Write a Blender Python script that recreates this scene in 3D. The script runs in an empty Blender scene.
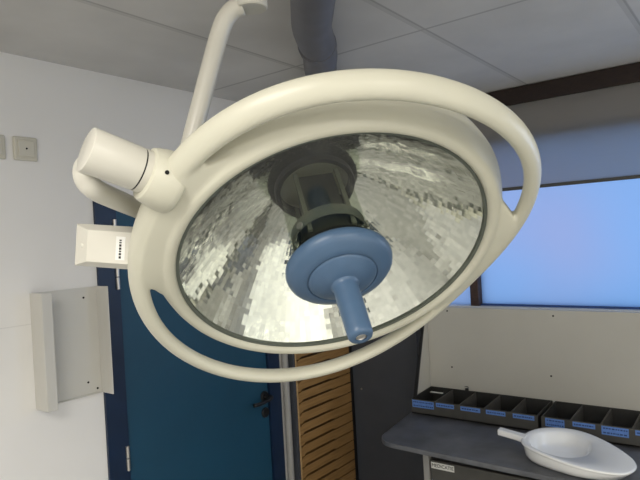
import bpy, bmesh, math, random
from mathutils import Vector, Matrix
random.seed(7)
C = bpy.context.scene.collection
PI = math.pi
H = 1.84                      # camera height; room coordinates below are metres, floor at z = 0
F = 585.0
R3 = Matrix(((0.60516, -0.79409, -0.05606), (-0.0362, 0.0429, -0.99842), (0.79525, 0.60625, -0.00283)))  # rows: right, down, forward
# orthonormalise the rows
_f = Vector(R3[2]).normalized(); _r = Vector(R3[0]); _r = (_r - _r.dot(_f) * _f).normalized(); _d = _f.cross(_r)
RT = Matrix((_r, _d, _f)).transposed()
CAM = Vector((0, 0, H))

def cam_pt(px, py, Z):
    return RT @ Vector(((px - 320) / F * Z, (py - 240) / F * Z, Z)) + CAM

# ------------------------------------------------------------------ materials
def mat(name, col, rough=0.5, metal=0.0, noise=0.0, nscale=8.0, spec=0.5, bump=0.0, coat=0.0):
    m = bpy.data.materials.new(name); m.use_nodes = True
    nt = m.node_tree; b = nt.nodes['Principled BSDF']
    b.inputs['Base Color'].default_value = (*col, 1); b.inputs['Roughness'].default_value = rough
    b.inputs['Metallic'].default_value = metal; b.inputs['Specular IOR Level'].default_value = spec
    if coat: b.inputs['Coat Weight'].default_value = coat; b.inputs['Coat Roughness'].default_value = 0.12
    if noise or bump:
        tc = nt.nodes.new('ShaderNodeTexCoord'); n = nt.nodes.new('ShaderNodeTexNoise')
        n.inputs['Scale'].default_value = nscale; n.inputs['Detail'].default_value = 5
        nt.links.new(tc.outputs['Object'], n.inputs['Vector'])
        if noise:
            r = nt.nodes.new('ShaderNodeValToRGB')
            r.color_ramp.elements[0].position = .3; r.color_ramp.elements[1].position = .7
            r.color_ramp.elements[0].color = (*[c * (1 - noise) for c in col], 1)
            r.color_ramp.elements[1].color = (*[min(1, c * (1 + noise)) for c in col], 1)
            nt.links.new(n.outputs['Fac'], r.inputs['Fac']); nt.links.new(r.outputs['Color'], b.inputs['Base Color'])
        if bump:
            bp = nt.nodes.new('ShaderNodeBump'); bp.inputs['Strength'].default_value = bump; bp.inputs['Distance'].default_value = .002
            nt.links.new(n.outputs['Fac'], bp.inputs['Height']); nt.links.new(bp.outputs['Normal'], b.inputs['Normal'])
    return m

def math_node(nt, op, a, b=None):
    n = nt.nodes.new('ShaderNodeMath'); n.operation = op
    for i, v in enumerate((a, b)):
        if v is None: continue
        if isinstance(v, (int, float)): n.inputs[i].default_value = v
        else: nt.links.new(v, n.inputs[i])
    return n.outputs[0]

def ceiling_mat():
    m = mat('ceiling_board', (.60, .59, .57), .85, noise=.09, nscale=2.6)
    nt = m.node_tree; b = nt.nodes['Principled BSDF']; src = b.inputs['Base Color'].links[0].from_socket
    tc = nt.nodes.new('ShaderNodeTexCoord'); s = nt.nodes.new('ShaderNodeSeparateXYZ'); nt.links.new(tc.outputs['Object'], s.inputs[0])
    def band(sock, off, period, half):
        a = math_node(nt, 'SUBTRACT', sock, off); a = math_node(nt, 'DIVIDE', a, period); a = math_node(nt, 'ADD', a, .5)
        a = math_node(nt, 'FRACT', a); a = math_node(nt, 'SUBTRACT', a, .5); a = math_node(nt, 'ABSOLUTE', a); a = math_node(nt, 'MULTIPLY', a, period)
        return math_node(nt, 'LESS_THAN', a, half)
    wide = band(s.outputs['Y'], .912, .578, .013); core = band(s.outputs['Y'], .905, .578, .0035); thin = band(s.outputs['X'], 1.85, 1.2, .006)
    f = math_node(nt, 'ADD', math_node(nt, 'MULTIPLY', wide, .15), math_node(nt, 'MULTIPLY', core, .22))
    f = math_node(nt, 'MAXIMUM', f, math_node(nt, 'MULTIPLY', thin, .32))
    mx = nt.nodes.new('ShaderNodeMix'); mx.data_type = 'RGBA'
    nt.links.new(f, mx.inputs[0]); nt.links.new(src, mx.inputs[6]); mx.inputs[7].default_value = (.03, .03, .03, 1)
    nt.links.new(mx.outputs[2], b.inputs['Base Color'])
    return m

def wall_mat():
    m = mat('painted_plaster', (.82, .81, .79), .7, noise=.03, nscale=1.7, bump=.06)
    nt = m.node_tree; b = nt.nodes['Principled BSDF']; src = b.inputs['Base Color'].links[0].from_socket
    tc = nt.nodes.new('ShaderNodeTexCoord'); s = nt.nodes.new('ShaderNodeSeparateXYZ'); nt.links.new(tc.outputs['Object'], s.inputs[0])
    a = math_node(nt, 'SUBTRACT', s.outputs['Z'], H - .243); a = math_node(nt, 'ABSOLUTE', a); a = math_node(nt, 'LESS_THAN', a, .0018)
    a = math_node(nt, 'MULTIPLY', a, .12)
    mx = nt.nodes.new('ShaderNodeMix'); mx.data_type = 'RGBA'
    nt.links.new(a, mx.inputs[0]); nt.links.new(src, mx.inputs[6]); mx.inputs[7].default_value = (.1, .1, .1, 1)
    nt.links.new(mx.outputs[2], b.inputs['Base Color'])
    return m

def frosted_mat():
    m = bpy.data.materials.new('frosted_glass'); m.use_nodes = True; nt = m.node_tree
    for n in list(nt.nodes): nt.nodes.remove(n)
    out = nt.nodes.new('ShaderNodeOutputMaterial'); mix = nt.nodes.new('ShaderNodeMixShader')
    tr = nt.nodes.new('ShaderNodeBsdfTranslucent'); gl = nt.nodes.new('ShaderNodeBsdfGlossy'); gl.inputs['Roughness'].default_value = .35
    tc = nt.nodes.new('ShaderNodeTexCoord'); gr = nt.nodes.new('ShaderNodeTexNoise'); gr.inputs['Scale'].default_value = 1.1; gr.inputs['Detail'].default_value = 1
    nt.links.new(tc.outputs['Object'], gr.inputs['Vector'])
    rp = nt.nodes.new('ShaderNodeValToRGB'); rp.color_ramp.elements[0].position = .3; rp.color_ramp.elements[1].position = .7
    rp.color_ramp.elements[0].color = (.50, .78, 1, 1); rp.color_ramp.elements[1].color = (.66, .74, .90, 1)
    nt.links.new(gr.outputs['Fac'], rp.inputs['Fac']); nt.links.new(rp.outputs['Color'], tr.inputs['Color'])
    mix.inputs[0].default_value = .04
    nt.links.new(tr.outputs[0], mix.inputs[1]); nt.links.new(gl.outputs[0], mix.inputs[2]); nt.links.new(mix.outputs[0], out.inputs[0])
    return m

def blind_mat():
    m = bpy.data.materials.new('blind_cloth'); m.use_nodes = True; nt = m.node_tree
    for n in list(nt.nodes): nt.nodes.remove(n)
    out = nt.nodes.new('ShaderNodeOutputMaterial'); mix = nt.nodes.new('ShaderNodeMixShader')
    tr = nt.nodes.new('ShaderNodeBsdfTranslucent'); tr.inputs['Color'].default_value = (.90, .88, .88, 1)
    df = nt.nodes.new('ShaderNodeBsdfDiffuse')
    tc = nt.nodes.new('ShaderNodeTexCoord'); mp = nt.nodes.new('ShaderNodeMapping'); mp.inputs['Scale'].default_value = (1, 1, 30)
    ns = nt.nodes.new('ShaderNodeTexNoise'); ns.inputs['Scale'].default_value = 4
    rp = nt.nodes.new('ShaderNodeValToRGB'); rp.color_ramp.elements[0].color = (.27, .27, .26, 1); rp.color_ramp.elements[1].color = (.32, .32, .305, 1)
    nt.links.new(tc.outputs['Object'], mp.inputs[0]); nt.links.new(mp.outputs[0], ns.inputs['Vector']); nt.links.new(ns.outputs['Fac'], rp.inputs['Fac'])
    nt.links.new(rp.outputs['Color'], df.inputs['Color'])
    mix.inputs[0].default_value = .6
    nt.links.new(df.outputs[0], mix.inputs[1]); nt.links.new(tr.outputs[0], mix.inputs[2]); nt.links.new(mix.outputs[0], out.inputs[0])
    return m

def clear_mat(name, tint, fac=.07, rough=.03):
    m = bpy.data.materials.new(name); m.use_nodes = True; nt = m.node_tree
    for n in list(nt.nodes): nt.nodes.remove(n)
    out = nt.nodes.new('ShaderNodeOutputMaterial'); mix = nt.nodes.new('ShaderNodeMixShader')
    tr = nt.nodes.new('ShaderNodeBsdfTransparent'); tr.inputs['Color'].default_value = (*tint, 1)
    gl = nt.nodes.new('ShaderNodeBsdfGlossy'); gl.inputs['Roughness'].default_value = rough
    mix.inputs[0].default_value = fac
    nt.links.new(tr.outputs[0], mix.inputs[1]); nt.links.new(gl.outputs[0], mix.inputs[2]); nt.links.new(mix.outputs[0], out.inputs[0])
    return m

def wood_mat(name, a, b, sc=3):
    m = mat(name, a, .55); nt = m.node_tree; bs = nt.nodes['Principled BSDF']
    tc = nt.nodes.new('ShaderNodeTexCoord'); mp = nt.nodes.new('ShaderNodeMapping'); mp.inputs['Scale'].default_value = (sc, sc * 8, sc * 14)
    n = nt.nodes.new('ShaderNodeTexNoise'); n.inputs['Scale'].default_value = 2; n.inputs['Detail'].default_value = 6
    r = nt.nodes.new('ShaderNodeValToRGB'); r.color_ramp.elements[0].position = .35; r.color_ramp.elements[1].position = .65
    r.color_ramp.elements[0].color = (*a, 1); r.color_ramp.elements[1].color = (*b, 1)
    nt.links.new(tc.outputs['Object'], mp.inputs[0]); nt.links.new(mp.outputs[0], n.inputs['Vector'])
    nt.links.new(n.outputs['Fac'], r.inputs['Fac']); nt.links.new(r.outputs['Color'], bs.inputs['Base Color'])
    return m

M = dict(
    ceiling=ceiling_mat(), wall=wall_mat(), frosted=frosted_mat(), blind=blind_mat(),
    floor=mat('grey_vinyl', (.42, .42, .40), .35, noise=.06, nscale=5),
    cream=mat('cream_enamel', (.585, .575, .475), .40, noise=.018, nscale=14, coat=.08),
    cream2=mat('pale_cream_enamel', (.61, .595, .53), .35, coat=.12),
    switch=mat('cream_switch_plastic', (.60, .575, .49), .4),
    white_metal=mat('white_enamel', (.60, .59, .55), .42),
    navy=mat('navy_gloss_paint', (.006, .020, .055), .4, noise=.1),
    teal=mat('teal_door_paint', (.010, .062, .115), .45, noise=.06, nscale=4),
    steel=mat('brushed_steel', (.55, .54, .52), .35, metal=.9, noise=.05),
    black=mat('black_plastic', (.008, .008, .009), .4, noise=.1),
    hole=mat('dark_hole', (.004, .004, .004), .9, noise=.1),
    grey_duct=mat('grey_flexible_sleeve', (.13, .13, .145), .55, noise=.06, nscale=20),
    pipe=mat('white_pipe_paint', (.31, .305, .295), .5, noise=.02),
    darkpanel=mat('charcoal_laminate', (.056, .062, .076), .5, noise=.08, nscale=6),
    worktop=mat('black_scuffed_laminate', (.12, .126, .142), .38, noise=.35, nscale=7),
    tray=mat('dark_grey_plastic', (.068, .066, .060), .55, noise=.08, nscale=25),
    traydark=mat('dark_grey_plastic_shaded', (.022, .022, .021), .6, noise=.08, nscale=25),  # darker copy of the tray plastic, interior shade put into the colour
    backboard=mat('ivory_laminate', (.52, .51, .465), .5, noise=.025, nscale=5),
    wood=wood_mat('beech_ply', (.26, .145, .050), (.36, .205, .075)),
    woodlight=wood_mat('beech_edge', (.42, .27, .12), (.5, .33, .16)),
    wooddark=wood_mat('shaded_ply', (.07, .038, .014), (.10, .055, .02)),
    darkwood=wood_mat('dark_stained_wood', (.012, .005, .003), (.022, .010, .007)),
    framewood=wood_mat('dark_brown_frame', (.035, .017, .014), (.06, .03, .025)),
    blue=mat('blue_plastic', (.066, .125, .22), .42, noise=.05, nscale=30, coat=.1),
    gasket=mat('black_rubber', (.006, .007, .007), .45, noise=.1),
    seal=mat('grey_green_seal', (.10, .115, .095), .3, noise=.1),
    module=mat('dark_lamp_module', (.09, .09, .085), .3, noise=.15, nscale=20),
    neck=mat('ivory_lamp_neck', (.50, .48, .40), .5, noise=.05),
    modframe=mat('module_frame', (.30, .30, .26), .25, noise=.15, nscale=20),
    pan=mat('white_glazed_plastic', (.88, .89, .89), .22, noise=.01, coat=.3),
    paper=mat('white_paper', (.75, .75, .72), .7, noise=.03),
    ink=mat('black_ink', (.01, .01, .01), .7, noise=.1),
    sticker=mat('blue_label_paper', (.12, .25, .62), .6, noise=.12, nscale=60),
    sticker_ink=mat('dark_blue_ink', (.03, .07, .22), .7, noise=.1),
    pane=clear_mat('lamp_front_glass', (.96, .97, .955), .05, .02),
    tube=clear_mat('lamp_tube_glass', (.92, .94, .90), .06, .05),
)
def mirror_mat():
    m = mat('facetted_mirror', (.88, .88, .85), .07, metal=1.0)
    nt = m.node_tree; at = nt.nodes.new('ShaderNodeAttribute'); at.attribute_name = 'facet'
    nt.links.new(at.outputs['Color'], nt.nodes['Principled BSDF'].inputs['Base Color'])
    return m
M['mirror'] = mirror_mat()

# ------------------------------------------------------------------ mesh helpers
def obj(name, bm, material, parent=None, smooth=False, kind=None, label=None, bevel=0.0):
    bmesh.ops.recalc_face_normals(bm, faces=bm.faces)
    me = bpy.data.meshes.new(name); bm.to_mesh(me); bm.free()
    o = bpy.data.objects.new(name, me); C.objects.link(o)
    me.materials.append(material)
    if smooth:
        for p in me.polygons: p.use_smooth = True
    if bevel:
        md = o.modifiers.new('bevel', 'BEVEL'); md.width = bevel; md.segments = 2; md.limit_method = 'ANGLE'; md.angle_limit = .6
    if smooth == 'auto':
        try: me.set_sharp_from_angle(angle=math.radians(38))
        except Exception: pass
    if parent: o.parent = parent
    if kind: o['kind'] = kind
    if label: o['label'] = label
    return o

def thing(name, label, cat, loc=(0, 0, 0), group=None, mtx=None):
    o = bpy.data.objects.new(name, None); C.objects.link(o)
    if mtx is not None: o.matrix_world = mtx
    else: o.location = loc
    o.empty_display_size = .05
    o['label'] = label; o['category'] = cat
    if group: o['group'] = group
    return o

def box(bm, x0, x1, y0, y1, z0, z1):
    v = [bm.verts.new((x, y, z)) for x in (x0, x1) for y in (y0, y1) for z in (z0, z1)]
    for f in ((0, 1, 3, 2), (4, 6, 7, 5), (0, 4, 5, 1), (2, 3, 7, 6), (0, 2, 6, 4), (1, 5, 7, 3)):
        bm.faces.new([v[i] for i in f])
    return v
def B(*a):
    bm = bmesh.new(); box(bm, *a); return bm

def lathe(bm, prof, seg=64, close=False, mtx=None):
    rings = []
    for r, t in prof:
        if r < 1e-6: rings.append([bm.verts.new((0, 0, t))])
        else: rings.append([bm.verts.new((r * math.cos(2 * PI * i / seg), r * math.sin(2 * PI * i / seg), t)) for i in range(seg)])
    pairs = list(zip(rings[:-1], rings[1:]))
    if close: pairs.append((rings[-1], rings[0]))
    for a, b in pairs:
        for i in range(seg):
            j = (i + 1) % seg
            if len(a) == 1 and len(b) == 1: continue
            if len(a) == 1: bm.faces.new((a[0], b[i], b[j]))
            elif len(b) == 1: bm.faces.new((a[i], a[j], b[0]))
            else: bm.faces.new((a[i], a[j], b[j], b[i]))
    if mtx is not None:
        vs = [v for r in rings for v in r]; bmesh.ops.transform(bm, matrix=mtx, verts=vs)
def L(prof, seg=64, close=False, mtx=None):
    bm = bmesh.new(); lathe(bm, prof, seg, close, mtx); return bm

def catmull(P, n=8):
    P = [Vector(p) for p in P]; out = []
    Q = [2 * P[0] - P[1]] + P + [2 * P[-1] - P[-2]]
    for i in range(1, len(Q) - 2):
        a, b, c, d = Q[i - 1:i + 3]
        for k in range(n):
            t = k / n
            out.append(.5 * ((2 * b) + (-a + c) * t + (2 * a - 5 * b + 4 * c - d) * t * t + (-a + 3 * b - 3 * c + d) * t ** 3))
    out.append(P[-1]); return out

def tube(bm, P, r, seg=20, caps=True):
    P = [Vector(p) for p in P]; N = len(P); rr = r if hasattr(r, '__len__') else [r] * N
    t0 = (P[1] - P[0]).normalized(); up = Vector((0, 0, 1)) if abs(t0.z) < .9 else Vector((1, 0, 0))
    u = t0.cross(up).normalized(); rings = []
    for i in range(N):
        t = (P[min(i + 1, N - 1)] - P[max(i - 1, 0)]).normalized()
        u = (u - u.dot(t) * t).normalized(); w = t.cross(u)
        rings.append([bm.verts.new(P[i] + rr[i] * (math.cos(2 * PI * k / seg) * u + math.sin(2 * PI * k / seg) * w)) for k in range(seg)])
    for a, b in zip(rings[:-1], rings[1:]):
        for k in range(seg): bm.faces.new((a[k], a[(k + 1) % seg], b[(k + 1) % seg], b[k]))
    if caps: bm.faces.new(rings[0][::-1]); bm.faces.new(rings[-1])
def T(P, r, seg=20):
    bm = bmesh.new(); tube(bm, P, r, seg); return bm

def loft(bm, loops, cap0=True, cap1=True):
    R = [[bm.verts.new(p) for p in l] for l in loops]; n = len(R[0])
    for a, b in zip(R[:-1], R[1:]):
        for k in range(n): bm.faces.new((a[k], a[(k + 1) % n], b[(k + 1) % n], b[k]))
    if cap0: bm.faces.new(R[0][::-1])
    if cap1: bm.faces.new(R[-1])

def prism(bm, poly, axis, a, b):
    # poly of 2-D points extruded from a to b along axis ('x': pts are (y,z), 'y': (x,z), 'z': (x,y))
    f = {'x': lambda p, c: (c, p[0], p[1]), 'y': lambda p, c: (p[0], c, p[1]), 'z': lambda p, c: (p[0], p[1], c)}[axis]
    loft(bm, [[f(p, a) for p in poly], [f(p, b) for p in poly]])
def P_(poly, axis, a, b):
    bm = bmesh.new(); prism(bm, poly, axis, a, b); return bm

# ------------------------------------------------------------------ room shell
YL, XW, ZC = 2.057, 2.962, H + .70
X0, Y0 = -1.7, -2.3
obj('floor', B(X0 - .1, XW + .2, Y0 - .1, YL + .1, -.1, 0), M['floor'], kind='structure')
obj('ceiling', B(X0 - .1, XW + .2, Y0 - .1, YL + .1, ZC, ZC + .1), M['ceiling'], kind='structure')
obj('wall_back', B(X0 - .1, X0, Y0 - .1, YL + .1, 0, ZC), M['wall'], kind='structure')
obj('wall_right', B(X0, XW + .2, Y0 - .1, Y0, 0, ZC), M['wall'], kind='structure')
# door wall with the door opening
DX0, DX1, DZ = 1.268, 2.275, H + .212
bm = bmesh.new()
box(bm, X0, DX0, YL, YL + .1, 0, ZC); box(bm, DX1, XW + .2, YL, YL + .1, 0, ZC); box(bm, DX0, DX1, YL, YL + .1, DZ, ZC)
obj('wall_left', bm, M['wall'], kind='structure')
# window wall with the window opening
WY0, WY1, WZ0, WZ1 = -1.4, 1.62, H - .43, H + .47
bm = bmesh.new()
box(bm, XW, XW + .2, Y0, WY0, 0, ZC); box(bm, XW, XW + .2, WY1, YL, 0, ZC)
box(bm, XW, XW + .2, WY0, WY1, 0, WZ0); box(bm, XW, XW + .2, WY0, WY1, WZ1, ZC)
obj('wall_front', bm, M['wall'], kind='structure')

# window
win = bpy.data.objects.new('window_1', None); C.objects.link(win); win.location = (XW, .1, WZ0); win['kind'] = 'structure'
def wpart(name, bm, m, **k):
    bmesh.ops.translate(bm, vec=(-XW, -.1, -WZ0), verts=bm.verts); return obj(name, bm, m, win, **k)
bm = bmesh.new()
box(bm, XW + .0, XW + .06, WY0, WY1, WZ1 - .04, WZ1); box(bm, XW, XW + .06, WY0, WY0 + .05, WZ0, WZ1); box(bm, XW, XW + .06, WY1 - .05, WY1, WZ0, WZ1)
wpart('window_frame', bm, M['framewood'])
wpart('mullion', B(XW - .022, XW + .06, 1.216, 1.262, WZ0, WZ1 - .04), M['framewood'], bevel=.003)
wpart('sill', B(XW - .03, XW + .06, WY0, WY1, WZ0 - .0, WZ0 + .028), M['pan'])
wpart('bottom_rail', B(XW + .005, XW + .05, WY0 + .05, 1.216, WZ0 + .028, WZ0 + .036), M['sticker_ink'])
wpart('pane', B(XW + .026, XW + .034, WY0 + .05, 1.216, WZ0 + .028, WZ1 - .04), M['frosted'])
wpart('pane', B(XW + .026, XW + .034, 1.262, WY1 - .05, WZ0 + .028, WZ1 - .04), M['frosted'])

# dark beam over the window
obj('trim_1', B(XW - .035, XW - .001, Y0, YL - .001, H + .613, ZC - .004), M['darkwood'], kind='structure', bevel=.003)
# roller blind
bl = thing('roller_blind', 'grey roller blind half lowered over the window under the dark brown beam', 'blind', (XW - .02, .2, H + .60))
def bpart(name, bm, m, **k):
    bmesh.ops.translate(bm, vec=(-(XW - .02), -.2, -(H + .60)), verts=bm.verts); return obj(name, bm, m, bl, **k)
bpart('cloth', B(XW - .019, XW - .0175, -1.35, 1.58, H + .20, H + .625), M['blind'])
bpart('bottom_bar', B(XW - .024, XW - .012, -1.35, 1.58, H + .187, H + .203), M['tray'], bevel=.002)

# ------------------------------------------------------------------ door
door = bpy.data.objects.new('door_1', None); C.objects.link(door); door.location = (1.77, YL, 0); door['kind'] = 'structure'
def dpart(name, bm, m, parent=door, **k):
    bmesh.ops.translate(bm, vec=(-1.77, -YL, 0), verts=bm.verts); return obj(name, bm, m, parent, **k)
LX0, LX1 = 1.362, 2.187
bm = bmesh.new()
box(bm, DX0, LX0 - .003, YL - .012, YL + .08, 0, DZ); box(bm, LX1 + .003, DX1, YL - .012, YL + .08, 0, DZ); box(bm, LX0 - .003, LX1 + .003, YL - .012, YL + .08, H + .165, DZ)
dpart('door_frame', bm, M['navy'])
leaf = dpart('door_leaf', B(LX0, LX1, YL + .0, YL + .042, .01, H + .162), M['teal'], bevel=.002)
for zc in (.072, -.108, -.825):
    bm = bmesh.new()
    for a, b in ((-.048, -.002), (.002, .048)): tube(bm, [(LX0 - .014, YL - .017, H + zc + a), (LX0 - .014, YL - .017, H + zc + b)], .0075, 12)
    dpart('hinge', bm, M['steel'], smooth='auto')
hx, hz = 2.158, H - .782
def yrose(x, z, r, y0, y1):
    return T([(x, y0, z), (x, (y0 + y1) / 2, z), (x, y1, z)], [r, r, r * .85], 24)
dpart('handle_rose', yrose(hx, hz, .026, YL + .001, YL - .012), M['black'], smooth='auto')
dpart('door_handle', T(catmull([(hx, YL - .01, hz), (hx, YL - .05, hz), (hx - .03, YL - .058, hz - .006), (hx - .09, YL - .055, hz - .012), (hx - .125, YL - .05, hz - .010)], 6), .0095, 12), M['black'], smooth=True)
dpart('key_rose', yrose(hx, hz - .083, .026, YL + .001, YL - .010), M['black'], smooth='auto')

# white heating pipe beside the door
t = thing('heating_pipe', 'thin white vertical pipe on the wall just right of the blue door', 'pipe', (2.302, YL - .026, 0))
obj('pipe_tube', T([(0, 0, .0), (0, 0, .6), (0, 0, 1.2), (0, 0, H + .699)], .0175, 20), M['pipe'], t, smooth='auto')
for z in (.35, 1.32, 2.2): obj('pipe_clip', T([(0, 0, z), (0, 0, z + .02)], .021, 20), M['pipe'], t, smooth='auto')

# ------------------------------------------------------------------ switches
for k, (x, z) in enumerate(((1.018, H + .371), (.908, H + .371))):
    t = thing('light_switch', ['square cream cover plate with a centre hole, the one right of its cut off twin',
                              'square cream switch plate cut off by the left picture edge'][k], 'switch', (x, YL, z), 'switch plates on the white wall')
    obj('plate', B(-.042, .042, -.011, 0, -.042, .042), M['switch'], t, bevel=.006)
    obj('insert', B(-.029, .029, -.0155, -.010, -.029, .029), M['switch'], t, bevel=.003)
    if k == 0: obj('screw', T([(0, -.0154, 0), (0, -.0165, 0)], .0035, 12), M['hole'], t)

# ------------------------------------------------------------------ wall bracket
t = thing('wall_bracket', 'off white open metal bracket box on the wall left of the blue door', 'bracket', (1.130, YL, H - .338))
zt, zb, xl, xr, d = .203, -.203, -.124, .134, .078
obj('back_plate', B(xl, xr, -.004, 0, zb, zt), M['white_metal'], t)
bm = bmesh.new(); box(bm, xl, xl + .004, -d, -.003, zb - .002, zt); box(bm, xl, xl + .037, -d - .004, -d, zb - .002, zt)
obj('flange', bm, M['white_metal'], t, bevel=.0015)
obj('flange', B(xr - .004, xr, -d, -.003, zb - .002, zt), M['white_metal'], t, bevel=.0015)
obj('base_lip', B(xl + .004, xr - .004, -.012, -.004, zb, zb + .004), M['white_metal'], t)
for x, z in ((.075, .165), (.075, -.155), (.112, -.185)): obj('screw', T([(x, -.0039, z), (x, -.006, z)], .004, 10), M['hole'], t)

# ------------------------------------------------------------------ wooden form rack
RX0, RX1, RY, RZ0, RZ1 = 2.35, 2.866, 2.010, .06, H - .44
t = thing('form_rack', 'tall brown wooden rack of shallow trays between the white pipe and dark panel', 'rack', (2.608, YL, 0))
def rpart(name, bm, m, **k):
    bmesh.ops.translate(bm, vec=(-2.608, -YL, 0), verts=bm.verts); return obj(name, bm, m, t, **k)
rpart('side_panel', B(RX0 - .010, RX0 + .008, RY, YL - .002, 0, RZ1), M['darkpanel'])
rpart('side_panel', B(RX1 - .004, RX1 + .03, RY + .006, YL - .002, 0, RZ1), M['black'])  # coloured black so it reads as the shaded gap beside the cupboard
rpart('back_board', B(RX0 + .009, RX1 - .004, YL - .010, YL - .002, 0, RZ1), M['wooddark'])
rpart('plinth', B(RX0 + .009, RX1 - .005, RY + .004, YL - .011, 0, RZ0 - .004), M['wood'])
rpart('stile', B(RX0 + .008, RX0 + .015, RY - .005, YL - .011, RZ0, RZ1), M['woodlight'])
pitch = .0575; z = H - .985 - 14 * pitch
while z + pitch < RZ1:
    if z > RZ0 - .001:
        xa, xb = RX0 + .015, RX1 - .005
        w = xb - xa
        # front board with a finger scoop cut along its lower edge
        h0 = .010
        poly = [(xa, z + .001), (xa + .030, z + .001), (xa + .046, z + .011), (xa + w * .60, z + .011), (xa + w * .64, z + .004), (xb, z + .004),
                (xb, z + pitch - .002), (xa + .034, z + pitch - .002), (xa + .022, z + pitch - .012), (xa + .010, z + pitch - .012), (xa + .008, z + pitch - .001), (xa, z + pitch - .001)]
        bm = P_(poly, 'y', RY + .002, RY + .008)
        box(bm, xa, xb, RY + .008, YL - .012, z + pitch - .011, z + pitch - .008)
        rpart('tray', bm, M['wood'])
    z += pitch

# ------------------------------------------------------------------ dark cupboard in the corner
t = thing('cupboard', 'tall dark charcoal cupboard front in the corner beside the wooden rack', 'cupboard', (2.93, 1.79, 0))
CX = 2.90
def cpart(name, bm, m, **k):
    bmesh.ops.translate(bm, vec=(-2.93, -1.79, 0), verts=bm.verts); return obj(name, bm, m, t, **k)
cpart('carcass', B(CX + .012, XW - .002, 1.572, 2.036, 0, H - .10), M['darkpanel'])
cpart('door', B(CX, CX + .011, 1.575, 2.03, .03, H - .102), M['darkpanel'], bevel=.002)
cpart('lock', T([(CX + .001, 1.96, H - .912), (CX - .003, 1.96, H - .912)], .006, 12), M['steel'])

# ------------------------------------------------------------------ workbench with backboard
ZS = H - .915
t = thing('workbench', 'dark topped wall bench with ivory backboard under the window', 'workbench', (2.6, .5, 0))
def kpart(name, bm, m, parent=t, **k):
    bmesh.ops.translate(bm, vec=(-2.6, -.5, 0), verts=bm.verts); return obj(name, bm, m, parent, **k)
XB, YE = 2.84, -1.3
kpart('backboard', B(XB, XB + .018, YE, 1.469, ZS + .001, H - .399), M['backboard'], bevel=.0015)
for y, z in ((1.351, -.419), (.813, -.426), (1.341, -.714), (.837, -.712)):
    kpart('screw', T([(XB + .001, y, H + z), (XB - .002, y, H + z)], .0045, 10), M['hole'])
kpart('side_wing', P_([(XB, ZS + .001), (2.655, ZS + .001), (2.675, H - .845), (2.815, H - .45), (XB, H - .40)], 'y', 1.470, 1.482), M['backboard'])
kpart('edge_trim', P_([(2.650, ZS + .001), (2.668, H - .845), (2.808, H - .45), (2.817, H - .445), (2.678, H - .843), (2.656, ZS + .001)], 'y', 1.468, 1.485), M['black'])
# worktop with a rounded front corner
xf, yl = 2.195, 1.442; rc = .11; poly = []
for k in range(9):
    a = PI / 2 + (PI / 2) * k / 8
    poly.append((xf + rc + rc * math.cos(a), yl - rc + rc * math.sin(a)))
poly += [(xf - .075, YE), (XB + .018, YE), (XB + .018, 1.486), (2.64, 1.486)]
kpart('worktop', P_(poly, 'z', ZS - .022, ZS), M['worktop'], bevel=.004)
XD = 2.36
kpart('leg', B(XD - .012, XD + .03, 1.247, 1.275, 0, ZS - .0225), M['pipe'])
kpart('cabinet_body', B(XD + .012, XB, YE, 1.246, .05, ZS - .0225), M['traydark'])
dr = kpart('drawer', B(XD - .006, XD + .011, YE + .01, 1.243, .35, H - 1.02), M['tray'], bevel=.003)
lab = kpart('name_label', B(XD - .0075, XD - .0062, 1.128, 1.238, H - 1.056, H - 1.028), M['paper'], dr, label='white paper label reading MEDICATIE')
def text_mesh(s, size):
    c = bpy.data.curves.new('lettering', 'FONT'); c.body = s; c.size = size; c.align_x = 'CENTER'; c.align_y = 'CENTER'; c.extrude = .0003
    o = bpy.data.objects.new('lettering', c); C.objects.link(o)
    bpy.context.view_layer.update(); dg = bpy.context.evaluated_depsgraph_get()
    me = bpy.data.meshes.new_from_object(o.evaluated_get(dg)); bm = bmesh.new(); bm.from_mesh(me)
    bpy.data.objects.remove(o); bpy.data.curves.remove(c); bpy.data.meshes.remove(me)
    return bm
bm = text_mesh('MEDICATIE', .021)
bmesh.ops.transform(bm, matrix=Matrix.Translation((XD - .0079, 1.183, H - 1.042)) @ Matrix(((0, 0, -1, 0), (-1, 0, 0, 0), (0, 1, 0, 0), (0, 0, 0, 1))), verts=bm.verts)
bmesh.ops.translate(bm, vec=(-2.6, -.5, 0), verts=bm.verts)
obj('lettering', bm, M['ink'], dr)

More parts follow.
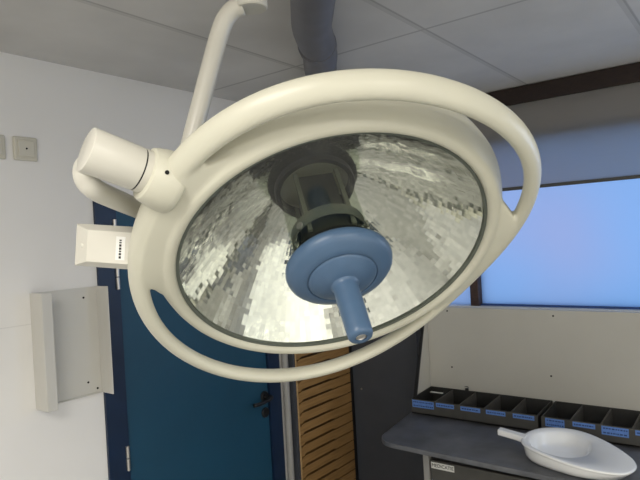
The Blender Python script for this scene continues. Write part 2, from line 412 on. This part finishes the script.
# ------------------------------------------------------------------ compartment trays
def make_tray(label, yl, yr, cells, marks, strip=False, clip=False):
    xa, xb, zt, zf = 2.607, 2.836, ZS + .088, ZS + .078
    t = thing('compartment_tray', label, 'tray', ((xa + xb) / 2, (yl + yr) / 2, ZS), 'compartment trays along the backboard')
    ox, oy = (xa + xb) / 2, (yl + yr) / 2
    def p(name, bm, m, parent=t, **k):
        bmesh.ops.translate(bm, vec=(-ox, -oy, -ZS), verts=bm.verts); return obj(name, bm, m, parent, **k)
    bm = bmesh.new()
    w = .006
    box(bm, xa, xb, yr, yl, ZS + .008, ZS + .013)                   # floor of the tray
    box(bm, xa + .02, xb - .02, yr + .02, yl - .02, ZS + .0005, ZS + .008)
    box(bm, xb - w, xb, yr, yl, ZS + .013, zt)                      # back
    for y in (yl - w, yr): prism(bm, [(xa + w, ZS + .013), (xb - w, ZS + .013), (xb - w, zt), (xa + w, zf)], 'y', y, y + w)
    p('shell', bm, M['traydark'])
    p('front', B(xa, xa + w, yr, yl, ZS + .008, zf), M['tray'], bevel=.001)
    n = cells
    for k in range(1, n):
        y = yl + (yr - yl) * k / n
        p('divider', P_([(xa + w, ZS + .013), (xb - w, ZS + .013), (xb - w, zt - .004), (xa + w, zf - .004)], 'y', y - .003, y + .003), M['tray'])
    for k, (a, b, lines) in enumerate(marks):
        cw = (yl - yr) / n; ya = yl - cw * a; yb = yl - cw * b
        hh = .036 if lines > 1 else .020
        lb = p('paper_label', B(xa - .0012, xa - .0002, yb, ya, zf - .003 - hh, zf - .003), M['sticker'])
        bm = bmesh.new()
        for l in range(lines):                                       # rows of small illegible print
            zc = zf - .003 - hh * (l + .5) / lines; y = ya - .006
            while y > yb + .008:
                s = random.uniform(.004, .012); box(bm, xa - .0016, xa - .0013, max(y - s, yb + .004), y, zc - .0028, zc + .0028); y -= s + random.uniform(.002, .004)
        bmesh.ops.translate(bm, vec=(-ox, -oy, -ZS), verts=bm.verts); obj('print', bm, M['sticker_ink'], lb)
    if strip: p('paper_strip', B(xa + .155, xa + .170, yl - .098, yl - .028, zt - .012, zt - .010), M['paper'], label='white paper strip across the first compartment')
    return t
make_tray('dark five-cell tray with blue labels, standing in front of the backboard at the wing end', 1.466, .836, 5,
          [(.06, 1.0, 2), (1.1, 1.85, 1), (2.12, 2.9, 1), (3.12, 3.85, 1), (4.12, 4.88, 1)], strip=True)
make_tray('dark tray with blue labels behind the bedpan, running out of the picture', .822, .225, 5,
          [(.15, .82, 2), (1.1, 1.85, 1), (2.05, 2.9, 2), (3.1, 3.9, 1), (4.1, 4.8, 1)])
c_ = thing('paper_clip', 'tiny black clip on the back edge of the five-cell tray', 'clip', (2.833, 1.262, ZS + .088))
obj('jaw', P_([(-.006, 0), (.006, 0), (.002, .012), (-.002, .012)], 'y', -.008, .008), M['black'], c_)
obj('wire_arm', T(catmull([(0, -.006, .011), (-.004, -.009, .020), (-.006, 0, .023), (-.004, .010, .020)], 4), .0014, 8), M['black'], c_)

# ------------------------------------------------------------------ bedpan
pan = thing('bedpan', 'white slipper bedpan with a short handle lying on the dark worktop', 'bedpan', (2.36, .62, ZS))
outer = [(2.328, .813), (2.40, .812), (2.475, .782), (2.53, .72), (2.545, .64), (2.505, .55), (2.43, .465), (2.36, .415), (2.29, .402), (2.222, .428), (2.188, .494), (2.18, .574), (2.20, .666), (2.235, .755), (2.275, .798)]
inner = [(2.338, .783), (2.395, .782), (2.45, .755), (2.492, .70), (2.497, .645), (2.455, .59), (2.40, .572), (2.35, .567), (2.30, .572), (2.262, .595), (2.235, .63), (2.232, .68), (2.245, .72), (2.268, .755), (2.30, .776)]
def smooth_loop(P, n=4):
    m = len(P); out = []
    for i in range(m):
        a, b, c, d = [Vector(P[(i + k - 1) % m]) for k in range(4)]
        for k in range(n):
            s = k / n; out.append(.5 * ((2 * b) + (c - a) * s + (2 * a - 5 * b + 4 * c - d) * s * s + (3 * b - a - 3 * c + d) * s ** 3))
    return out
O, I = smooth_loop(outer), smooth_loop(inner)
PO = Vector((2.36, .62))
def rimz(p): return .074 - max(0, min(1, (.813 - p.y) / .41)) * .036
def lp(P, s, dz, flat=None, ctr=PO):
    out = []
    for p in P:
        q = ctr + (p - ctr) * s
        out.append((q.x - 2.36, q.y - .62, flat if flat is not None else rimz(p) + dz))
    return out
ICT = Vector((2.355, .68))
bm = bmesh.new()
loft(bm, [lp(O, .80, 0, .001), lp(O, .86, 0, .006), lp(O, .925, 0, .022), lp(O, .96, -.014), lp(O, .965, -.008), lp(O, .995, -.007), lp(O, 1.0, -.003), lp(O, .99, .001), lp(O, .97, .002),
          lp(I, 1.04, .0, ctr=ICT), lp(I, 1.0, -.004, ctr=ICT), lp(I, .95, -.014, ctr=ICT), lp(I, .90, 0, .028, ICT), lp(I, .78, 0, .012, ICT), lp(I, .4, 0, .008, ICT)])
obj('bowl', bm, M['pan'], pan, smooth=True)
bm = bmesh.new()
hp = [Vector((2.336, .80, ZS + .066)), Vector((2.340, .84, ZS + .070)), Vector((2.346, .88, ZS + .073)), Vector((2.351, .915, ZS + .075))]
loops = []
for i, p in enumerate(hp):
    w, h = (.020, .0125) if i else (.026, .012)
    loops.append([(p.x - 2.36 + w * ca, p.y - .62, p.z - ZS + h * sa) for ca, sa in ((-1, -.6), (-.8, -1), (.8, -1), (1, -.6), (1, .6), (.8, 1), (-.8, 1), (-1, .6))])
loft(bm, loops)
obj('handle', bm, M['pan'], pan, bevel=.002)

# ------------------------------------------------------------------ ventilation duct under the ceiling
t = thing('ventilation_duct', 'thick dark grey pipe sleeve running under the ceiling above the lamp', 'duct', (1.5, 1.1, ZC - .06))
dz = ZC - .068
pts = [(-.6, -.5, dz), (.3, .20, dz), (.9, .65, dz), (1.264, .944, dz), (1.405, 1.056, dz), (1.541, 1.138, dz)]
pp = catmull(pts, 6)
def dl(P): return [(p[0] - 1.5, p[1] - 1.1, p[2] - (ZC - .06)) for p in P]
obj('sleeve', T(dl(pp), .060, 28), M['grey_duct'], t, smooth='auto')
pp2 = catmull([(1.52, 1.13, dz), (1.62, 1.19, dz - .002), (1.79, 1.315, dz - .004), (2.3, 1.65, dz - .004), (2.78, 1.93, dz - .004)], 6)
obj('elbow', T(dl(pp2), .060, 28), M['grey_duct'], t, smooth='auto')
obj('joint_collar', T(dl([(1.525, 1.131, dz), (1.555, 1.149, dz)]), .0635, 28), M['grey_duct'], t, smooth='auto')
obj('bracket', T(dl([(1.0, .745, dz + .05), (1.0, .745, ZC - .001)]), .03, 12), M['black'], t)

# ------------------------------------------------------------------ the operating lamp
n_c = Vector((.214, .73, -.65)).normalized(); c_c = Vector((.03128, .03754, 1.04279))
x_c = (Vector((1, 0, 0)) - n_c.x * n_c).normalized(); y_c = n_c.cross(x_c)
A = RT @ Matrix((x_c, y_c, n_c)).transposed()
LM = Matrix.Translation(RT @ c_c + CAM) @ A.to_4x4()
LI = LM.inverted()
lamp = thing('operating_lamp', 'large round cream operating theatre lamp with facetted mirror and blue centre handle', 'lamp', mtx=LM)
def loc(px, py, Z): return LI @ cam_pt(px, py, Z)

# body of the lamp: dome + rim + oval hand rail, one moulded piece
bm = bmesh.new()
prof = [(.2795, -.0075), (.2805, -.002), (.2835, .0025), (.289, .0045), (.296, .003), (.303, -.003), (.310, -.013), (.318, -.028), (.324, -.046), (.322, -.066), (.306, -.10), (.27, -.15), (.20, -.205), (.10, -.238), (0, -.245),
        (0, -.234), (.09, -.228), (.17, -.196), (.24, -.142), (.28, -.085), (.296, -.05), (.293, -.02)]
outer_p = prof[:15]; inner_p = prof[15:]
lathe(bm, outer_p + inner_p + [prof[0]], 160)
bmesh.ops.remove_doubles(bm, verts=bm.verts, dist=1e-6)
def ring_c(th):
    ph = th - math.radians(60)
    return .3518 + .016 * math.cos(2 * ph) - .004 * math.cos(4 * ph), -.0038 + .0212 * math.cos(2 * ph)
def ring_pt(th, u, v, al=-.8786):
    r, t = ring_c(th)
    r += u * math.cos(al) - v * math.sin(al); t += u * math.sin(al) + v * math.cos(al)
    return (r * math.cos(th) + .001, r * math.sin(th) + .0049, t)
NR, NS = 240, 24; rows = []
for i in range(NR):
    th = 2 * PI * i / NR
    rows.append([bm.verts.new(ring_pt(th, .0213 * math.cos(2 * PI * k / NS), .0138 * math.sin(2 * PI * k / NS))) for k in range(NS)])
for i in range(NR):
    a, b = rows[i], rows[(i + 1) % NR]
    for k in range(NS): bm.faces.new((a[k], a[(k + 1) % NS], b[(k + 1) % NS], b[k]))
for t0_, t1_, ta_, tb_ in ((120, 187, 19, 16), (-53, 17, 20, 20)):                                                # webs where the rail grows out of the rim, ending in pointed notches
    loops = []; n_ = 49
    for k in range(n_):
        d_ = t0_ + (t1_ - t0_) * k / (n_ - 1); th = math.radians(d_); rc_, tc_ = ring_c(th)
        e = min(1, (d_ - t0_) / ta_, (t1_ - d_) / tb_); e = e * e * (3 - 2 * e)
        r_ = .309 + (rc_ - .309) * e; t_ = -.014 + (tc_ + .014) * e
        oy = .0049 * e
        q = [(.287, -.001), (.300, -.003 + .003 * e), (r_ - .004 * e, t_ + .006 + .0138 * e), (r_ + .0005, t_ - .012), (.303, -.045)]
        loops.append([(rr * math.cos(th), rr * math.sin(th) + (oy if k2 in (2, 3) else 0), t2) for k2, (rr, t2) in enumerate(q)])
    loft(bm, loops)
body = obj('housing', bm, M['cream'], lamp)
md = body.modifiers.new('fuse', 'REMESH'); md.mode = 'VOXEL'; md.voxel_size = .0026; md.use_smooth_shade = True
md = body.modifiers.new('relax', 'SMOOTH'); md.factor = .5; md.iterations = 9
bpy.context.view_layer.update()
dg = bpy.context.evaluated_depsgraph_get(); me = bpy.data.meshes.new_from_object(body.evaluated_get(dg))
body.modifiers.clear(); old = body.data; body.data = me; bpy.data.meshes.remove(old); me.name = 'housing'
if not me.materials: me.materials.append(M['cream'])
for p in me.polygons: p.use_smooth = True
# the two open hand rails of the moulding become parts of their own; stored normals keep the surface continuous
nrm = [v.normal.copy() for v in me.vertices]
def region(c):
    th = math.degrees(math.atan2(c.y - .0049, c.x - .001)) % 360
    for i, (a, b) in enumerate(((22, 112), (192, 300))):
        if a < th < b:
            r_, t_ = ring_c(math.radians(th)); d = math.hypot(math.hypot(c.x - .001, c.y - .0049) - r_, c.z - t_)
            if d < .0245: return i + 1
    return 0
reg = [region(p.center) for p in me.polygons]
def cut(k):
    b = bmesh.new(); b.from_mesh(me); lay = b.verts.layers.int.new('src'); b.faces.ensure_lookup_table()
    for v in b.verts: v[lay] = v.index
    bmesh.ops.delete(b, geom=[f for f in b.faces if reg[f.index] != k], context='FACES')
    ids = [v[lay] for v in b.verts]
    out = bpy.data.meshes.new('moulding'); b.to_mesh(out); b.free()
    out.attributes.remove(out.attributes['src'])
    if not out.materials: out.materials.append(M['cream'])
    for p in out.polygons: p.use_smooth = True
    out.normals_split_custom_set_from_vertices([nrm[i] for i in ids])
    return out
pieces = [cut(k) for k in range(3)]
body.data = pieces[0]; bpy.data.meshes.remove(me)
for m_ in pieces[1:]:
    o = bpy.data.objects.new('hand_rail', m_); C.objects.link(o); o.parent = lamp

# facetted mirror
bm = bmesh.new(); rows_, R0, R1 = 30, .079, .2785
def mz(r): return -.012 - .205 * (1 - (r / .2785) ** 2)
rng = random.Random(3); sector = [rng.uniform(-.10, .06) for _ in range(144)]; tints = []
for i in range(rows_):
    ra, rb = R0 + (R1 - R0) * i / rows_, R0 + (R1 - R0) * (i + 1) / rows_
    ns = 144
    off = 0
    for k in range(ns):
        a, b = 2 * PI * (k + off) / ns, 2 * PI * (k + 1 + off) / ns
        pts = [Vector((r * math.cos(q), r * math.sin(q), mz(r))) for r, q in ((ra, a), (rb, a), (rb, b), (ra, b))]
        cen = sum(pts, Vector()) / 4; nrm = (pts[1] - pts[0]).cross(pts[3] - pts[0]).normalized()
        ax1 = (pts[1] - pts[0]).normalized(); ax2 = nrm.cross(ax1)
        rot = Matrix.Rotation(rng.gauss(0, .014), 3, ax1) @ Matrix.Rotation(rng.gauss(0, .014), 3, ax2)
        tints.append(.86 + sector[(k + i // 5) % 144] + rng.uniform(-.06, .06))
        bm.faces.new([bm.verts.new(cen + rot @ ((p - cen) * 1.03)) for p in pts])
me = bpy.data.meshes.new('reflector'); bm.to_mesh(me); bm.free(); me.materials.append(M['mirror'])
ca = me.color_attributes.new('facet', 'FLOAT_COLOR', 'CORNER')
for p in me.polygons:
    v = tints[p.index]
    for li in p.loop_indices: ca.data[li].color = (v, v, v * .965, 1)
o = bpy.data.objects.new('reflector', me); C.objects.link(o); o.parent = lamp
obj('reflector_neck', L([(.080, -.195), (.080, -.226), (0, -.226)], 64), M['neck'], lamp)
# front glass with its sealing ring
obj('front_glass', L([(.0745, -.006), (.2775, -.006), (.2775, -.010), (.0745, -.010)], 96, True), M['pane'], lamp)
obj('glass_seal', L([(.2745, -.0055), (.2800, -.0045), (.2800, -.012), (.2745, -.012)], 128, True), M['seal'], lamp, smooth='auto')
# centre column
col = obj('column_tube', L([(.0735, -.008), (.0735, -.19), (.0715, -.19), (.0715, -.008)], 64, True), M['tube'], lamp, smooth='auto')
obj('column_ring', L([(.0715, -.186), (.0800, -.186), (.0815, -.192), (.0815, -.204), (.0800, -.208), (.0715, -.208)], 64, True), M['gasket'], lamp, smooth='auto')
bm = bmesh.new()
for a in (-.044, .036): box(bm, a, a + .008, -.05, -.043, -.19, -.04)
for a in (-.044, .036): box(bm, a, a + .008, .043, .05, -.19, -.04)
obj('lamp_cage', bm, M['modframe'], lamp)
bm = bmesh.new(); box(bm, -.034, .034, -.038, .038, -.19, -.075); lathe(bm, [(0, -.075), (.052, -.075), (.054, -.068), (.054, -.03), (.060, -.024), (.060, -.013), (0, -.013)], 40)
obj('bulb_module', bm, M['module'], lamp, smooth='auto')
obj('column_band', L([(.0695, -.075), (.0705, -.075), (.0705, -.05), (.0695, -.05)], 48, True), M['modframe'], lamp)
for a in (20, 140, 260):
    c0, s0 = math.cos(math.radians(a)), math.sin(math.radians(a))
    obj('clip', T([(.0715 * c0, .0715 * s0, -.055), (.0755 * c0, .0755 * s0, -.055)], .007, 10), M['modframe'], lamp)
obj('collar', L([(.060, .004), (.0805, .003), (.0815, -.004), (.0800, -.012), (.060, -.012)], 64, True), M['gasket'], lamp, smooth='auto')
# blue hub and sterilisable handle
obj('handle_hub', L([(0, .000), (.080, .000), (.0905, .0030), (.0960, .0090), (.0970, .0155), (.0945, .0235), (.0875, .0310), (.0745, .0365), (.0650, .0398), (.0632, .0392), (.0624, .0374), (.0612, .0374), (.0602, .0402), (.0575, .0420),
                     (.048, .0478), (.036, .0525), (.027, .0555), (0, .0565)], 96), M['blue'], lamp, smooth='auto')
hd = obj('grip', L([(0, .050), (.0260, .0550), (.0232, .0580), (.0222, .063), (.0222, .11), (.0215, .152), (.0207, .1585), (.0190, .1620), (.0165, .1635), (.0098, .1635), (.0092, .1605), (0, .1605)], 48), M['blue'], lamp, smooth='auto')
obj('tip_screw', L([(0, .1607), (.0085, .1607), (.0085, .1625), (.0060, .1632), (.0050, .1618), (0, .1618)], 24), M['steel'], hd, smooth='auto')

# pivot head on the side of the lamp (axis radial)
th = math.radians(141)
ax = Vector((math.cos(th), math.sin(th), 0)); side = Vector((-math.sin(th), math.cos(th), 0))
PM = Matrix.Translation(Vector((0, 0, -.040))) @ Matrix((side, Vector((0, 0, 1)), ax)).transposed().to_4x4()
obj('pivot_boss', L([(0, .317), (.040, .317), (.0440, .3185), (.0462, .322), (.0468, .330), (.0455, .346), (.0415, .362), (.0395, .3665), (.0375, .3675), (0, .3675)], 64, mtx=Matrix.Translation((0, 0, .003)) @ PM), M['cream'], lamp, smooth='auto')
bm = T([(-.80 * .0445, .60 * .0445 + .003, .352), (-.80 * .0453, .60 * .0453 + .003, .3523)], .0032, 12)
bmesh.ops.transform(bm, matrix=PM, verts=bm.verts)
obj('boss_screw', bm, M['hole'], lamp)
obj('pivot_neck', L([(0, .354), (.0325, .354), (.0325, .3772), (0, .3772)], 48, mtx=PM), M['cream2'], lamp, smooth='auto')
obj('pivot_gap', L([(0, .3770), (.0315, .3770), (.0315, .3798), (0, .3798)], 48, mtx=PM), M['gasket'], lamp, smooth='auto')
obj('pivot_cylinder', L([(0, .3796), (.0322, .3796), (.0325, .385), (.0325, .452), (.0319, .4535), (.031, .454), (0, .454)], 64, mtx=PM), M['cream2'], lamp, smooth='auto')

# yoke: rod from the ceiling joint, bend behind the lamp, elbow up into the pivot cylinder
rod = [loc(*p) for p in ((242, 6, 1.16), (233, 10, 1.16), (225, 20, 1.16), (219, 36, 1.16), (211, 65, 1.155), (192, 138, 1.14), (179, 188, 1.13), (172, 208, 1.11), (162, 218, 1.07), (140, 209.5, 1.0), (115, 199, .93), (96, 190, .885), (86, 180, .875), (85, 168, .87), (94, 160, .85))]
obj('yoke_arm', T(catmull(rod, 7), [.0185 if k < 56 else max(.0165, .0185 - .0004 * (k - 56)) for k in range(99)], 24), M['cream2'], lamp, smooth=True)
jc = cam_pt(251, -2, 1.16)
bm = L([(0, -.022), (.0295, -.022), (.0315, -.020), (.0315, .05), (.020, .052), (.020, ZC - jc.z - .03), (.06, ZC - jc.z - .03), (.06, ZC - jc.z - .001), (0, ZC - jc.z - .001)], 40, mtx=Matrix.Translation(jc))
bmesh.ops.transform(bm, matrix=LI, verts=bm.verts)
obj('ceiling_joint', bm, M['cream2'], lamp, smooth='auto')

# control box behind the rim
o0 = cam_pt(110, 247, .985); e1 = RT @ Vector((.985, .06, -.16)).normalized(); e2 = RT @ Vector((-.03, -1, 0)); e3 = e1.cross(e2).normalized(); e2 = e3.cross(e1).normalized()
BM_ = LI @ Matrix.Translation(o0) @ Matrix((e1, e2, e3)).transposed().to_4x4()
bm = bmesh.new()
def rect(x0, x1, y0, y1, z): return [(x0, y0, z), (x1, y0, z), (x1, y1, z), (x0, y1, z)]
loft(bm, [rect(-.063, .085, -.034, .034, -.040), rect(-.066, .085, -.036, .036, -.034), rect(-.066, .085, -.036, .036, -.006), rect(-.0645, .085, -.0345, .0345, -.003), rect(-.0355, .085, -.0265, .0270, .012), rect(-.0345, .085, -.0255, .026, .0125)])
bmesh.ops.transform(bm, matrix=BM_, verts=bm.verts)
cb = obj('control_box', bm, M['cream2'], lamp, bevel=.002)
bm = B(.0175, .034, -.020, .019, .0126, .0130); bmesh.ops.transform(bm, matrix=BM_, verts=bm.verts)
obj('type_label', bm, M['paper'], cb, label='small white paper type label')
bm = bmesh.new(); y = .014
while y > -.017:
    s = random.uniform(.002, .004); box(bm, .0235, .0275, y - s, y, .0131, .0133); y -= s + .0016
bmesh.ops.transform(bm, matrix=BM_, verts=bm.verts); obj('print', bm, M['ink'], cb)
bm = L([(0, 0), (.0035, 0), (.0035, .003), (.002, .004), (0, .004)], 16, mtx=Matrix.Translation((-.047, 0, .004))); bmesh.ops.transform(bm, matrix=BM_, verts=bm.verts)
obj('button', bm, M['cream2'], cb, smooth='auto')

# ------------------------------------------------------------------ light
w = bpy.data.worlds.new('sky'); bpy.context.scene.world = w; w.use_nodes = True
bg = w.node_tree.nodes['Background']; bg.inputs[0].default_value = (.70, .78, 1, 1); bg.inputs[1].default_value = 1.05
def area(name, locn, target, sx, sy, power, col):
    l = bpy.data.lights.new(name, 'AREA'); l.shape = 'RECTANGLE'; l.size = sx; l.size_y = sy; l.energy = power; l.color = col
    o = bpy.data.objects.new(name, l); C.objects.link(o); o.location = locn
    o.rotation_euler = (Vector(target) - Vector(locn)).to_track_quat('-Z', 'Y').to_euler(); return o
area('ceiling_luminaire', (-.75, .35, ZC - .02), (-.75, .35, 0), 1.2, .6, 36, (1, .95, .87))
area('ceiling_luminaire.001', (-.3, -1.3, ZC - .02), (-.3, -1.3, 0), 1.2, .6, 36, (1, .95, .87))
area('window_light', (.5, Y0 + .03, 1.35), (.5, 0, 1.30), 3.4, 1.8, 14.5, (1, .97, .83))
area('window_light.001', (2.9, -1.1, 1.9), (0, .2, 1.3), 1.0, .8, 10, (.78, .86, 1))

# ------------------------------------------------------------------ camera
cam = bpy.data.cameras.new('camera'); co = bpy.data.objects.new('camera', cam); C.objects.link(co)
cam.sensor_width = 36; cam.lens = F / 640 * 36; cam.clip_start = .02
rx, dn, fw = RT.col[0], RT.col[1], RT.col[2]
m4 = Matrix((rx, -dn, -fw)).transposed().to_4x4(); m4.translation = CAM
co.matrix_world = m4
bpy.context.scene.camera = co
vs = bpy.context.scene.view_settings; vs.view_transform = 'Standard'; vs.look = 'None'; vs.exposure = 0
